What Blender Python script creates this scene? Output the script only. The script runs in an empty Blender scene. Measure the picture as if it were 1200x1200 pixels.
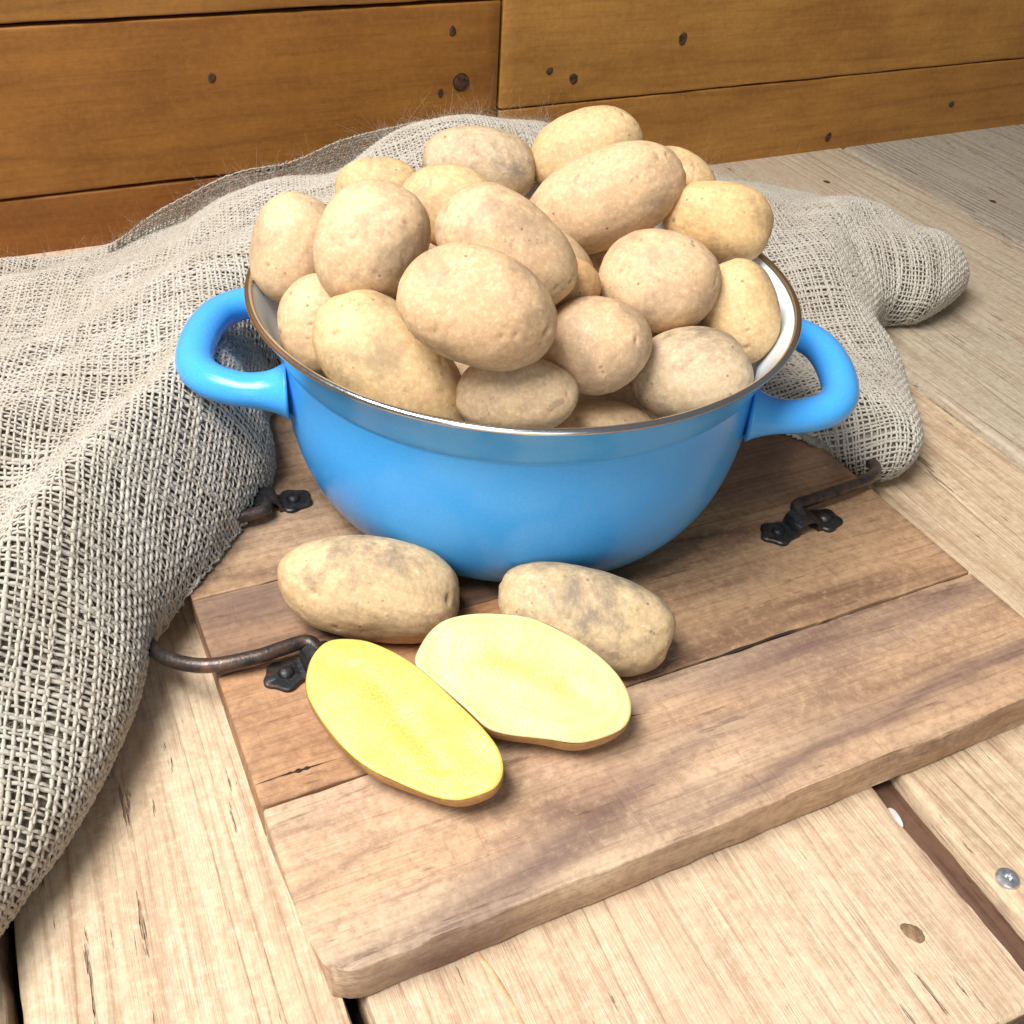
import bpy, bmesh, math, random
import numpy as np
from mathutils import Matrix, Vector, Quaternion

sc = bpy.context.scene
COL = sc.collection
rad = math.radians

# ------------------------------------------------------------------ camera
cam_d = bpy.data.cameras.new('camera')
cam = bpy.data.objects.new('camera', cam_d)
COL.objects.link(cam)
CX, CY, CZ = (0.9144, -0.4011, 0.0543), (-0.2097, -0.5842, -0.7841), (0.3462, 0.7056, -0.6183)
Rm = np.array([CX, [-v for v in CY], [-v for v in CZ]]).T
cam.matrix_world = Matrix([[*Rm[0], -0.1926], [*Rm[1], -0.3956], [*Rm[2], 0.3408], [0, 0, 0, 1]])
cam_d.sensor_width = 36.0
cam_d.lens = 36.70
cam_d.clip_start = 0.01
cam_d.clip_end = 50
sc.camera = cam

# ------------------------------------------------------------------ light
w = bpy.data.worlds.new('World')
sc.world = w
w.use_nodes = True
bg = w.node_tree.nodes['Background']
bg.inputs['Color'].default_value = (0.96, 0.98, 1.0, 1)
bg.inputs['Strength'].default_value = 0.14

def area(name, loc, target, sx, sy, power, color):
    d = bpy.data.lights.new(name, 'AREA')
    d.shape = 'RECTANGLE'
    d.size, d.size_y = sx, sy
    d.energy = power
    d.color = color
    o = bpy.data.objects.new(name, d)
    o.location = loc
    o.rotation_euler = (Vector(target) - Vector(loc)).to_track_quat('-Z', 'Y').to_euler()
    COL.objects.link(o)
    return o
area('fill_light', (-0.9, -1.7, 0.75), (0, 0, 0.08), 1.5, 1.0, 10, (0.93, 0.97, 1.0))  # soft front fill added to brighten the pot; no actual window
area('ceiling_light', (-0.75, -0.25, 1.35), (0.0, -0.02, 0.03), 0.85, 0.6, 34, (1.0, 0.975, 0.94))
area('tube_light', (-0.55, -0.10, 1.5), (0, -0.05, 0), 1.2, 0.05, 5, (1, 0.98, 0.96))
area('tube_light', (-0.70, -0.10, 1.5), (0, -0.05, 0), 1.2, 0.05, 5, (1, 0.98, 0.96))
sc.view_settings.view_transform = 'Standard'
sc.view_settings.look = 'None'
sc.view_settings.exposure = 0.16
sc.view_settings.gamma = 1.0
sc.cycles.max_bounces = 8
sc.cycles.diffuse_bounces = 4

# ------------------------------------------------------------------ helpers
def mesh_np(name, V, F, smooth=True):
    """V (n,3); F list of arrays of faces (each (m,k))."""
    me = bpy.data.meshes.new(name)
    V = np.asarray(V, np.float32)
    if not isinstance(F, (list, tuple)):
        F = [F]
    F = [np.asarray(f, np.int32) for f in F if len(f)]
    me.vertices.add(len(V))
    me.vertices.foreach_set('co', V.ravel())
    nl = sum(f.size for f in F)
    npoly = sum(len(f) for f in F)
    me.loops.add(nl)
    me.loops.foreach_set('vertex_index', np.concatenate([f.ravel() for f in F]))
    me.polygons.add(npoly)
    tot = np.concatenate([np.full(len(f), f.shape[1], np.int32) for f in F])
    st = np.concatenate([[0], np.cumsum(tot)[:-1]]).astype(np.int32)
    me.polygons.foreach_set('loop_start', st)
    if smooth:
        me.polygons.foreach_set('use_smooth', np.ones(npoly, bool))
    me.update(calc_edges=True)
    me.validate()
    return me

def obj(name, me, mat=None, parent=None, **props):
    o = bpy.data.objects.new(name, me)
    COL.objects.link(o)
    if mat is not None and me is not None and not me.materials:
        me.materials.append(mat)
    if parent is not None:
        o.parent = parent
    for k, v in props.items():
        o[k] = v
    return o

def thing(name, label, cat, loc=(0, 0, 0), rotz=0.0, group=None):
    o = obj(name, None)
    o.location = loc
    o.rotation_euler = (0, 0, rotz)
    o['label'] = label
    o['category'] = cat
    if group:
        o['group'] = group
    return o

class Noise:
    """smooth 3d noise: sum of random cosines, several octaves"""
    def __init__(s, seed, freq, n=24, octaves=1):
        r = np.random.default_rng(seed)
        s.k = []
        for o in range(octaves):
            d = r.normal(size=(n, 3))
            d /= np.linalg.norm(d, axis=1)[:, None]
            s.k.append((d * freq * 2 ** o * (0.6 + 0.8 * r.random((n, 1))), r.random(n) * 6.283, 0.5 ** o * math.sqrt(2 / n)))
    def __call__(s, P):
        P = np.asarray(P, float)
        return sum((np.cos(P @ k.T + p)).sum(-1) * a for k, p, a in s.k)

def tube(path, radius, sides=10, flat=1.0, up=None, caps=True, closed=False):
    """sweep an ellipse along a path. radius scalar or per-point, flat = ratio of the second axis"""
    P = np.asarray(path, float)
    n = len(P)
    r = np.broadcast_to(np.asarray(radius, float), (n,))
    fl = np.broadcast_to(np.asarray(flat, float), (n,))
    T = np.gradient(P, axis=0)
    T /= np.linalg.norm(T, axis=1)[:, None]
    if up is None:
        N = np.zeros_like(P)
        a = np.array([0, 0, 1.0]) if abs(T[0, 2]) < 0.9 else np.array([1.0, 0, 0])
        N[0] = a - T[0] * a.dot(T[0])
        N[0] /= np.linalg.norm(N[0])
        for i in range(1, n):
            v = N[i - 1] - T[i] * N[i - 1].dot(T[i])
            N[i] = v / np.linalg.norm(v)
    else:
        u = np.broadcast_to(np.asarray(up, float), P.shape)
        N = u - T * (u * T).sum(1)[:, None]
        N /= np.linalg.norm(N, axis=1)[:, None]
    B = np.cross(T, N)
    th = np.linspace(0, 2 * np.pi, sides, endpoint=False)
    V = P[:, None] + (r * fl)[:, None, None] * np.cos(th)[None, :, None] * N[:, None] + r[:, None, None] * np.sin(th)[None, :, None] * B[:, None]
    V = V.reshape(-1, 3)
    i = np.arange(n - 1)[:, None] * sides
    j = np.arange(sides)[None]
    F = np.stack([i + j, i + (j + 1) % sides, i + sides + (j + 1) % sides, i + sides + j], -1).reshape(-1, 4)
    Fs = [F]
    if caps:
        Fs.append(np.arange(sides)[::-1][None])
        Fs.append((np.arange(sides) + (n - 1) * sides)[None])
    return V, Fs

def spline(ctrl, n):
    """Catmull-Rom through control points, n samples per span"""
    P = np.asarray(ctrl, float)
    P = np.vstack([2 * P[0] - P[1], P, 2 * P[-1] - P[-2]])
    out = []
    for i in range(1, len(P) - 2):
        t = np.linspace(0, 1, n, endpoint=False)[:, None]
        a, b, c, d = P[i - 1], P[i], P[i + 1], P[i + 2]
        out.append(0.5 * (2 * b + (c - a) * t + (2 * a - 5 * b + 4 * c - d) * t ** 2 + (3 * b - a - 3 * c + d) * t ** 3))
    out.append(P[-2][None])
    return np.vstack(out)

def lathe(profile, seg=128, closed_bottom=False):
    R = np.asarray(profile, float)
    th = np.linspace(0, 2 * np.pi, seg, endpoint=False)
    V = np.stack([R[:, 0, None] * np.cos(th), R[:, 0, None] * np.sin(th), np.broadcast_to(R[:, 1, None], (len(R), seg))], -1).reshape(-1, 3)
    i = np.arange(len(R) - 1)[:, None] * seg
    j = np.arange(seg)[None]
    F = np.stack([i + j, i + (j + 1) % seg, i + seg + (j + 1) % seg, i + seg + j], -1).reshape(-1, 4)
    return V, [F]

def merge(parts):
    V, by, off = [], {}, 0
    for v, fs in parts:
        V.append(v)
        for f in fs:
            by.setdefault(f.shape[1], []).append(f + off)
        off += len(v)
    return np.vstack(V), [np.vstack(x) for x in by.values()]

# ------------------------------------------------------------------ materials
class NT:
    def __init__(s, name):
        s.m = bpy.data.materials.new(name)
        s.m.use_nodes = True
        s.t = s.m.node_tree
        s.b = s.t.nodes['Principled BSDF']
    def n(s, typ, ins=None, **kw):
        x = s.t.nodes.new(typ)
        for k, v in kw.items():
            setattr(x, k, v)
        for k, v in (ins or {}).items():
            s.set(x.inputs[k], v)
        return x
    def set(s, sock, v):
        if isinstance(v, bpy.types.NodeSocket):
            s.t.links.new(v, sock)
        elif isinstance(v, bpy.types.Node):
            s.t.links.new(v.outputs[0], sock)
        elif isinstance(v, tuple) and len(v) == 3 and sock.type == 'RGBA':
            sock.default_value = (*v, 1)
        else:
            sock.default_value = v
    def math(s, op, a, b=0.5, clamp=False):
        x = s.n('ShaderNodeMath', operation=op, use_clamp=clamp)
        s.set(x.inputs[0], a)
        s.set(x.inputs[1], b)
        return x.outputs[0]
    def mix(s, fac, a, b, mode='MIX'):
        x = s.n('ShaderNodeMix', data_type='RGBA', blend_type=mode)
        s.set(x.inputs['Factor'], fac)
        s.set(x.inputs[6], a)
        s.set(x.inputs[7], b)
        return x.outputs[2]
    def ramp(s, fac, stops):
        x = s.n('ShaderNodeValToRGB')
        s.set(x.inputs[0], fac)
        cr = x.color_ramp
        while len(cr.elements) < len(stops):
            cr.elements.new(0.5)
        for e, (p, c) in zip(cr.elements, stops):
            e.position = p
            e.color = (*c, 1) if len(c) == 3 else c
        return x.outputs[0]
    def rng(s, v, a, b, c=0.0, d=1.0):
        x = s.n('ShaderNodeMapRange')
        for i, q in enumerate((v, a, b, c, d)):
            s.set(x.inputs[i], q)
        return x.outputs[0]
    def noise(s, vec, scale, detail=4, rough=0.55, dist=0.0):
        return s.n('ShaderNodeTexNoise', {'Vector': vec, 'Scale': scale, 'Detail': detail, 'Roughness': rough, 'Distortion': dist}).outputs[0]
    def coords(s, scale=(1, 1, 1), rnd=True):
        tc = s.n('ShaderNodeTexCoord').outputs['Object']
        if rnd:
            oi = s.n('ShaderNodeObjectInfo').outputs['Random']
            off = s.n('ShaderNodeCombineXYZ', {0: s.math('MULTIPLY', oi, 7.3), 1: s.math('MULTIPLY', oi, 13.7), 2: s.math('MULTIPLY', oi, 3.1)})
            tc = s.n('ShaderNodeVectorMath', {0: tc, 1: off.outputs[0]}, operation='ADD').outputs[0]
        return tc, s.n('ShaderNodeVectorMath', {0: tc, 1: scale}, operation='MULTIPLY').outputs[0]
    def bump(s, h, strength, dist, normal=None):
        x = s.n('ShaderNodeBump', {'Height': h, 'Strength': strength, 'Distance': dist})
        if normal is not None:
            s.set(x.inputs['Normal'], normal)
        return x.outputs[0]
    def out(s, **kw):
        for k, v in kw.items():
            s.set(s.b.inputs[k.replace('_', ' ')], v)
        return s.m

def simple(name, col, rough, metal=0.0, nscale=300, var=0.25, bump=0.1):
    q = NT(name)
    tc, _ = q.coords()
    n = q.noise(tc, nscale, 5)
    c = q.mix(q.rng(n, 0.35, 0.7), tuple(v * (1 - var) for v in col), tuple(min(1, v * (1 + var)) for v in col))
    return q.out(Base_Color=c, Roughness=q.rng(n, 0.3, 0.7, rough * 0.8, min(1, rough * 1.25)), Metallic=metal, Normal=q.bump(n, bump, 0.001))

def wood(name, light, mid, dark, along, ring=26.0, ring_amt=0.5, fibre=0.5, dash=0.6, bump=0.5, rough=0.65, stain=None, stain_amt=0.0, cross=0.0, spec=0.3, blotch=0.5, mottle=0.25, stretch=0.07, tone2=None, late_pow=5.0):
    """along: axis of the grain (0 x, 1 y)"""
    q = NT(name)
    st = [1.0, 1.0, 1.0]
    st[along] = stretch
    tc, s1 = q.coords(tuple(st))
    st2 = [1.0, 1.0, 1.0]
    st2[along] = 0.03
    s2 = q.n('ShaderNodeVectorMath', {0: tc, 1: tuple(st2)}, operation='MULTIPLY').outputs[0]
    st3 = [1.0, 1.0, 1.0]
    st3[along] = 0.16
    s3 = q.n('ShaderNodeVectorMath', {0: tc, 1: tuple(st3)}, operation='MULTIPLY').outputs[0]
    # growth rings as contour lines of a stretched noise
    big = q.noise(s1, 9.0, 2, 0.5)
    bandc = q.math('MULTIPLY', big, ring)
    fr = q.math('FRACT', bandc, 0)
    tri = q.math('ABSOLUTE', q.math('SUBTRACT', q.math('MULTIPLY', fr, 2.0), 1.0), 0)
    late = q.math('POWER', tri, late_pow)
    fine = q.noise(s2, 420.0, 4, 0.7)
    mid_n = q.noise(s3, 70.0, 5, 0.65)
    cloud = q.noise(tc, 11.0, 4, 0.6)
    c = q.mix(q.rng(q.math('ADD', q.math('MULTIPLY', mid_n, 0.6), q.math('MULTIPLY', cloud, 0.4 * blotch * 2)), 0.35, 0.65 + 0.2 * blotch), light, mid)
    c = q.mix(q.math('MULTIPLY', late, q.math('MULTIPLY', q.rng(q.noise(s1, 22.0, 4, 0.6), 0.35, 0.65, 0.2, 1.5), ring_amt)), c, dark)
    c = q.mix(q.math('MULTIPLY', q.rng(fine, 0.48, 0.68), fibre), c, dark)
    mot = q.noise(tc, 230.0, 4, 0.75)
    c = q.mix(q.math('MULTIPLY', q.rng(mot, 0.5, 0.7), mottle), c, dark)
    c = q.mix(q.math('MULTIPLY', q.rng(mot, 0.48, 0.3), mottle), c, tuple(min(1, v * 1.25) for v in light))
    st5 = [1.0, 1.0, 1.0]
    st5[along] = 0.09
    s5 = q.n('ShaderNodeVectorMath', {0: tc, 1: tuple(st5)}, operation='MULTIPLY').outputs[0]
    dsh = q.math('ADD', q.noise(s5, 210.0, 4, 0.7), q.math('MULTIPLY', q.math('SUBTRACT', q.noise(tc, 26.0, 3, 0.6), 0.5), 0.35))
    dsm = q.math('MULTIPLY', q.rng(dsh, 0.65, 0.71), dash)
    c = q.mix(dsm, c, tuple(v * 0.5 for v in dark))
    if tone2 is not None:
        c = q.mix(q.math('MULTIPLY', q.rng(q.noise(s3, 19.0, 3, 0.55), 0.42, 0.62), 0.8), c, q.mix(0.75, c, tone2, 'MULTIPLY'))
    if stain is not None:
        sn = q.noise(s1, 16.0, 5, 0.6, 0.4)
        c = q.mix(q.math('MULTIPLY', q.rng(sn, 0.5, 0.7), stain_amt), c, stain)
    h = q.math('ADD', q.math('MULTIPLY', fine, 0.5), q.math('MULTIPLY', mid_n, 0.7))
    h = q.math('SUBTRACT', h, q.math('MULTIPLY', dsm, 0.8))
    h = q.math('SUBTRACT', h, q.math('MULTIPLY', late, 0.25))
    if cross:
        st4 = [0.1, 0.1, 0.1]
        st4[along] = 1.0
        s4 = q.n('ShaderNodeVectorMath', {0: tc, 1: tuple(st4)}, operation='MULTIPLY').outputs[0]
        cr = q.noise(s4, 260.0, 3, 0.6)
        patch = q.rng(q.noise(tc, 30.0, 2), 0.45, 0.6)
        cm = q.math('MULTIPLY', q.math('MULTIPLY', q.rng(cr, 0.55, 0.7), patch), cross)
        c = q.mix(cm, c, dark)
        h = q.math('SUBTRACT', h, cm)
    oi = q.n('ShaderNodeObjectInfo').outputs['Color']
    c = q.mix(1.0, c, oi, 'MULTIPLY')
    return q.out(Base_Color=c, Roughness=q.rng(mid_n, 0.3, 0.7, rough * 0.85, min(1.0, rough * 1.15)), Normal=q.bump(h, bump, 0.0015), Specular_IOR_Level=spec)

M_floor = wood('pale_floor_wood', (0.61, 0.50, 0.355), (0.50, 0.38, 0.25), (0.34, 0.205, 0.125), 1, ring=22, ring_amt=0.5, fibre=0.6, dash=0.65, bump=1.2, mottle=0.42, stretch=0.05, rough=0.7, stain=(0.62, 0.42, 0.30), stain_amt=0.45)
M_wall = wood('brown_wall_wood', (0.39, 0.190, 0.042), (0.23, 0.098, 0.021), (0.10, 0.038, 0.008), 0, ring=10, ring_amt=0.26, fibre=0.2, dash=0.15, bump=0.15, stretch=0.10, mottle=0.2, blotch=0.8, rough=0.5, spec=0.35)
M_board = wood('worn_teak', (0.50, 0.365, 0.25), (0.33, 0.21, 0.135), (0.14, 0.082, 0.058), 0, ring=9, ring_amt=0.62, fibre=0.42, dash=0.45, bump=0.7, rough=0.62, stain=(0.13, 0.075, 0.07), stain_amt=0.7, cross=0.16, mottle=0.42, stretch=0.16, tone2=(0.96, 0.79, 0.63), late_pow=3.5)
def board_streaks():
    """front plank of the board: the same teak with two long dark heart-wood streaks running along it"""
    m = M_board.copy()
    m.name = 'streaked_teak'
    q = NT.__new__(NT)
    q.m, q.t = m, m.node_tree
    q.b = next(n for n in q.t.nodes if n.type == 'BSDF_PRINCIPLED')
    tc = q.n('ShaderNodeTexCoord').outputs['Object']
    sp = q.n('ShaderNodeSeparateXYZ', {0: tc}).outputs
    nz = q.math('SUBTRACT', q.noise(q.n('ShaderNodeVectorMath', {0: tc, 1: (0.35, 1, 1)}, operation='MULTIPLY').outputs[0], 45.0, 4, 0.6), 0.5)
    fr = q.noise(q.n('ShaderNodeVectorMath', {0: tc, 1: (0.06, 1, 1)}, operation='MULTIPLY').outputs[0], 300.0, 4, 0.7)
    src = q.b.inputs['Base Color'].links[0].from_socket
    c = src
    for y0, sl, cv, wd, xa, xb, amt in ((-0.1800, 0.150, -0.30, 0.0050, -0.06, 0.0, 0.75), (-0.1505, 0.30, 0.0, 0.0065, 0.02, -0.05, 0.6), (-0.1270, 0.02, 0.0, 0.006, 0.0, 0.05, 0.55)):
        yc = q.math('ADD', q.math('ADD', q.math('MULTIPLY', sp[0], sl), y0), q.math('MULTIPLY', q.math('MULTIPLY', sp[0], sp[0]), cv))
        d = q.math('ADD', q.math('SUBTRACT', sp[1], yc), q.math('MULTIPLY', nz, 0.016))
        e = q.math('POWER', 2.718, q.math('MULTIPLY', q.math('POWER', q.math('ABSOLUTE', q.math('DIVIDE', d, wd), 0), 2.0), -1.0))
        f = q.math('MULTIPLY', q.math('MULTIPLY', e, q.rng(sp[0], xa, xb)), q.math('MULTIPLY', q.rng(fr, 0.3, 0.6, 0.45, 1.0), amt))
        c = q.mix(f, c, (0.12, 0.068, 0.062))
    q.set(q.b.inputs['Base Color'], c)
    return m
M_board_front = board_streaks()
M_dark = simple('dark_gap', (0.02, 0.012, 0.008), 0.9)
M_tongue = wood('red_brown_tongue', (0.15, 0.08, 0.05), (0.09, 0.045, 0.03), (0.05, 0.02, 0.012), 1, fibre=0.6)
M_knot = NT('knot')
_tc, _ = M_knot.coords()
_n = M_knot.noise(_tc, 260, 4, 0.6)
M_knot = M_knot.out(Base_Color=M_knot.ramp(_n, [(0.35, (0.02, 0.009, 0.004)), (0.6, (0.085, 0.035, 0.012))]), Roughness=0.6, Normal=M_knot.bump(_n, 0.6, 0.001))
M_knot_light = NT('pale_knot')
_tc, _ = M_knot_light.coords()
_n = M_knot_light.noise(_tc, 300, 4, 0.6)
M_knot_light = M_knot_light.out(Base_Color=M_knot_light.ramp(_n, [(0.3, (0.09, 0.045, 0.02)), (0.65, (0.30, 0.18, 0.10))]), Roughness=0.7, Normal=M_knot_light.bump(_n, 0.6, 0.001))

# ------------------------------------------------------------------ planks
def plank_mesh(x0, x1, y0, y1, z0, z1, axis, bevel=0.0015, jit=0.0008, seed=0, step=0.01, corner=None, cups=0.0, range_fine=None):
    """board swept along axis (0: x, 1: y); the cross-section is a rounded rectangle with uneven edges.
    axis 2: a wall plank lying along x with its face towards -y (cross-section in y,z)"""
    if axis == 1:
        a0, a1, b0, b1 = y0, y1, x0, x1
    else:
        a0, a1, b0, b1 = x0, x1, y0, y1
    lo, hi = range_fine or (a0, a1)
    lo, hi = max(a0, lo), min(a1, hi)
    st = [np.linspace(lo, hi, max(3, int((hi - lo) / step)))]
    if lo > a0 + 1e-6: st.insert(0, np.array([a0]))
    if hi < a1 - 1e-6: st.append(np.array([a1]))
    s = np.concatenate(st)
    # end rounding stations
    s = np.unique(np.concatenate([s, [a0 + bevel * 0.3, a0 + bevel, a1 - bevel, a1 - bevel * 0.3]]))
    cs = []
    nb = 8
    for k in range(nb + 1):  # top
        cs.append((k / nb, 1.0, 0))
    ring = []
    bv = bevel
    wd, ht = b1 - b0, z1 - z0
    # ring points: (b, z, nb, nz) start at bottom-left going up
    q = [(b0 + bv, z0, 0, 0), (b0, z0 + bv, 1, 0), (b0, (z0 + z1) / 2, 1, 0), (b0, z1 - bv, 1, 0.4), (b0 + bv * 0.3, z1 - bv * 0.3, 1, 1)]
    tops = np.r_[b0 + bv, b0 + bv * 2.5, b0 + bv * 5, np.linspace(b0 + bv * 5, b1 - bv * 5, 5)[1:-1], b1 - bv * 5, b1 - bv * 2.5, b1 - bv]
    q += [(t_, z1, 0.3 if k in (0, 8) else 0, (1, 0.35, 0.1, 0.1, 0.1, 0.1, 0.1, 0.35, 1)[k]) for k, t_ in enumerate(tops)]
    q += [(b1 - bv * 0.3, z1 - bv * 0.3, -1, 1), (b1, z1 - bv, -1, 0.4), (b1, (z0 + z1) / 2, -1, 0), (b1, z0 + bv, -1, 0), (b1 - bv, z0, 0, 0)]
    q = np.array(q)
    m = len(q)
    S, K = np.meshgrid(s, np.arange(m), indexing='ij')
    B = q[K, 0].copy()
    Z = q[K, 1].copy()
    nz = Noise(seed, 60, 16, 3)
    nz2 = Noise(seed + 91, 260, 16, 2)
    P = np.stack([S, B, Z], -1)
    e = nz(P * [1, 0.35, 0.6]) * jit + nz2(P) * jit * 0.4
    e2 = nz(P * [1, 0.35, 0.6] + 5.3) * jit + nz2(P + 2.2) * jit * 0.4
    B += q[K, 2] * np.abs(e) * 1.2
    Z -= q[K, 3] * np.abs(e2) * 0.8
    # pull the ends in so that they are bevelled too
    d = np.minimum(S - a0, a1 - S)
    pull = np.clip(1 - d / bevel, 0, 1) ** 2 * bevel
    bc, zc = (b0 + b1) / 2, (z0 + z1) / 2
    B -= np.sign(B - bc) * np.minimum(pull, abs(b1 - b0) / 3)
    Z -= np.where(Z > zc, 1, -1) * pull
    if axis == 1:
        V = np.stack([B, S, Z], -1)
    else:
        V = np.stack([S, B, Z], -1)
    if corner:  # round plan corners: list of (cx sign, cy sign, radius)
        for sx, sy, r in corner:
            ex = x0 if sx < 0 else x1
            ey = y0 if sy < 0 else y1
            ccx, ccy = ex - sx * r, ey - sy * r
            dx, dy = (V[..., 0] - ccx) * sx, (V[..., 1] - ccy) * sy
            inn = (dx > 0) & (dy > 0)
            mx = np.maximum(dx, dy)
            hyp = np.maximum(np.hypot(dx, dy), 1e-9)
            sc_ = np.where(inn, mx / hyp, 1.0)
            V[..., 0] = np.where(inn, ccx + sx * dx * sc_, V[..., 0])
            V[..., 1] = np.where(inn, ccy + sy * dy * sc_, V[..., 1])
    n = len(s)
    V = V.reshape(-1, 3)
    i = np.arange(n - 1)[:, None] * m
    j = np.arange(m)[None]
    F = np.stack([i + j, i + (j + 1) % m, i + m + (j + 1) % m, i + m + j], -1).reshape(-1, 4)
    if axis != 1:
        F = F[:, ::-1]
    caps = [np.arange(m)[None], (np.arange(m) + (n - 1) * m)[::-1][None]]
    if axis != 1:
        caps = [c[:, ::-1] for c in caps]
    me = mesh_np('plank', V, [F] + caps)
    # keep crisp edges where faces turn sharply
    me.set_sharp_from_angle(angle=rad(50))
    return me

def blob_disc(r, h, seed, n=22, sy=1.0):
    """slightly domed, uneven disc lying in the xy plane"""
    g = np.random.default_rng(seed)
    th = np.linspace(0, 2 * np.pi, n, endpoint=False)
    w_ = 1 + 0.1 * np.cos(th * 2 + g.random() * 6) + 0.06 * np.cos(th * 3 + g.random() * 6) + 0.03 * g.normal(size=n)
    rings = [(1.0, -h), (1.0, h * 0.3), (0.9, h * 0.8), (0.5, h)]
    V = [np.stack([np.cos(th) * r * w_ * k, np.sin(th) * r * sy * w_ * k, np.full(n, z)], -1) for k, z in rings]
    V = np.vstack(V + [np.array([[0, 0, h]])])
    F = [[a * n + j, a * n + (j + 1) % n, (a + 1) * n + (j + 1) % n, (a + 1) * n + j] for a in range(3) for j in range(n)]
    T = [[3 * n + j, 3 * n + (j + 1) % n, 4 * n] for j in range(n)]
    return V, [np.array(F), np.array(T)]

# ---- floor
floor = obj('floor', plank_mesh(-1.4, 1.9, -1.1, 0.46, -0.05, -0.021, 1, step=0.4), M_dark, kind='structure')
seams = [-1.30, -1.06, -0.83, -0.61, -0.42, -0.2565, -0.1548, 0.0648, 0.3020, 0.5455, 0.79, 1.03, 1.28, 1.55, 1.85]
tint = {-0.2565: (1.0, 0.98, 0.97), -0.1548: (1.02, 0.97, 0.96), 0.0648: (1.0, 0.96, 0.92), 0.3020: (0.79, 0.83, 0.87), 0.5455: (0.58, 0.655, 0.74), 0.79: (0.58, 0.66, 0.76)}  # back planks: weathered grey, with some shade near the wall put into the tint
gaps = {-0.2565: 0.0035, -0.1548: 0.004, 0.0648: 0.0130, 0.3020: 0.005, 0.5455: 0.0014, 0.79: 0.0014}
for k in range(len(seams) - 1):
    a, b = seams[k], seams[k + 1]
    g0, g1 = gaps.get(a, 0.002), gaps.get(b, 0.002)
    fine = (-0.42, 0.46) if -0.5 < a < 0.7 else (0, 0.1)
    spans = [(-1.08, 0.44)]
    if abs(a + 0.1548) < 1e-6:
        spans = [(-1.08, -0.3195), (-0.3150, 0.44)]
    for q, (y0, y1) in enumerate(spans):
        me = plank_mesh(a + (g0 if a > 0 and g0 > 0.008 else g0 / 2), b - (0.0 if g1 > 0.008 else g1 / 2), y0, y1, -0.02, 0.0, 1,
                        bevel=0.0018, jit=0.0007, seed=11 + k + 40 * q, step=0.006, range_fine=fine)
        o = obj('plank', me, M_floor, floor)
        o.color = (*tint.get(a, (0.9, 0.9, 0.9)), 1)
# brown tongue lying lower inside the wide gap, and a flake of white paint on it
obj('tongue', plank_mesh(0.0640, 0.0785, -0.6, 0.3, -0.02, -0.0065, 1, bevel=0.001, jit=0.0009, seed=5, step=0.006, range_fine=(-0.4, -0.1)), M_tongue, floor)
M_flake = simple('white_paint', (0.72, 0.70, 0.66), 0.6)
v, f = blob_disc(0.0022, 0.0006, 5, sy=2.2)
o = obj('paint_flake', mesh_np('paint_flake', v, f), M_flake, floor)
o.location = (0.0668, -0.2335, -0.0055)
v, f = blob_disc(0.0034, 0.0004, 8, sy=1.25)
o = obj('knot', mesh_np('knot', v, f), M_knot_light, floor)
o.location = (0.0362, -0.2777, -0.0002)
o.rotation_euler = (0, 0, 0.2)
# small nail heads and dents in the back planks
for px, py, r in ((0.593, 0.262, 0.003), (0.700, 0.292, 0.003), (0.465, 0.235, 0.0025), (0.47, 0.345, 0.003)):
    v, f = blob_disc(r, 0.0003, int(px * 1000), sy=1.2)
    o = obj('knot', mesh_np('knot', v, f), M_knot if r > 0.0028 else M_flake, floor)
    o.location = (px, py, -0.0001)

M_resin = simple('resin', (0.60, 0.36, 0.19), 0.6, 0, 200, 0.3, 0.2)
P = spline([(-0.1125, -0.205, 0), (-0.1113, -0.225, 0), (-0.1088, -0.236, 0), (-0.1070, -0.252, 0), (-0.1068, -0.275, 0)], 8)
v, f = tube(P - np.array([0, 0, 0.0003]), 0.0011, 8, flat=0.45, up=(0, 0, 1))
obj('resin_streak', mesh_np('resin_streak', v, f), M_resin, floor)
# ---- wall of brown planks behind
wall = thing('wooden_wall', 'varnished brown plank wall with dark knots behind the burlap and the pot', 'wall', (0.2839, 0.4082, 0), math.atan2(0.042, 1.0298))
# local x along the wall, face at y = 0, thickness towards +y
JX = 0.161 - 0.2839
wall_rows = [(-1.7, JX - 0.0012, [(-0.03, 0.0405), (0.0422, 0.1525), (0.1548, 0.27), (0.2718, 0.385), (0.3868, 0.5)], 0),
             (JX + 0.0012, 1.7, [(-0.03, 0.0694), (0.0704, 0.205), (0.2065, 0.33), (0.3315, 0.5)], 50)]
wt = [(0.78, 0.62, 0.60), (0.88, 0.77, 0.64), (0.9, 0.85, 0.8), (1, 1, 1), (1, 1, 1)]  # left planks tinted darker than the right, painting in the wall's uneven brightness
wt2 = [(1.1, 1.08, 1.05), (1.18, 1.2, 1.2), (1, 1, 1), (1, 1, 1)]  # lighter right-hand tints, the brighter end of the wall put into the colour
def rotx90(me):
    """turn a plank meshed flat (x, y, z) so its top faces -y"""
    n = len(me.vertices)
    co = np.empty(n * 3, np.float32)
    me.vertices.foreach_get('co', co)
    co = co.reshape(-1, 3)
    co = np.stack([co[:, 0], -co[:, 2], co[:, 1]], -1)
    me.vertices.foreach_set('co', co.ravel())
    me.update()
    return me
M_wallp = M_wall
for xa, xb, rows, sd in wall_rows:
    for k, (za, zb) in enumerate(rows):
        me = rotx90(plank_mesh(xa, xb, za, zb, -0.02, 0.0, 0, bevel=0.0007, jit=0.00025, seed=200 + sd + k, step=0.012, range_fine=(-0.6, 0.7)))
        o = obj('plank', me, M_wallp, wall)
        o.color = (*(wt if sd == 0 else wt2)[k], 1)
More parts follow.
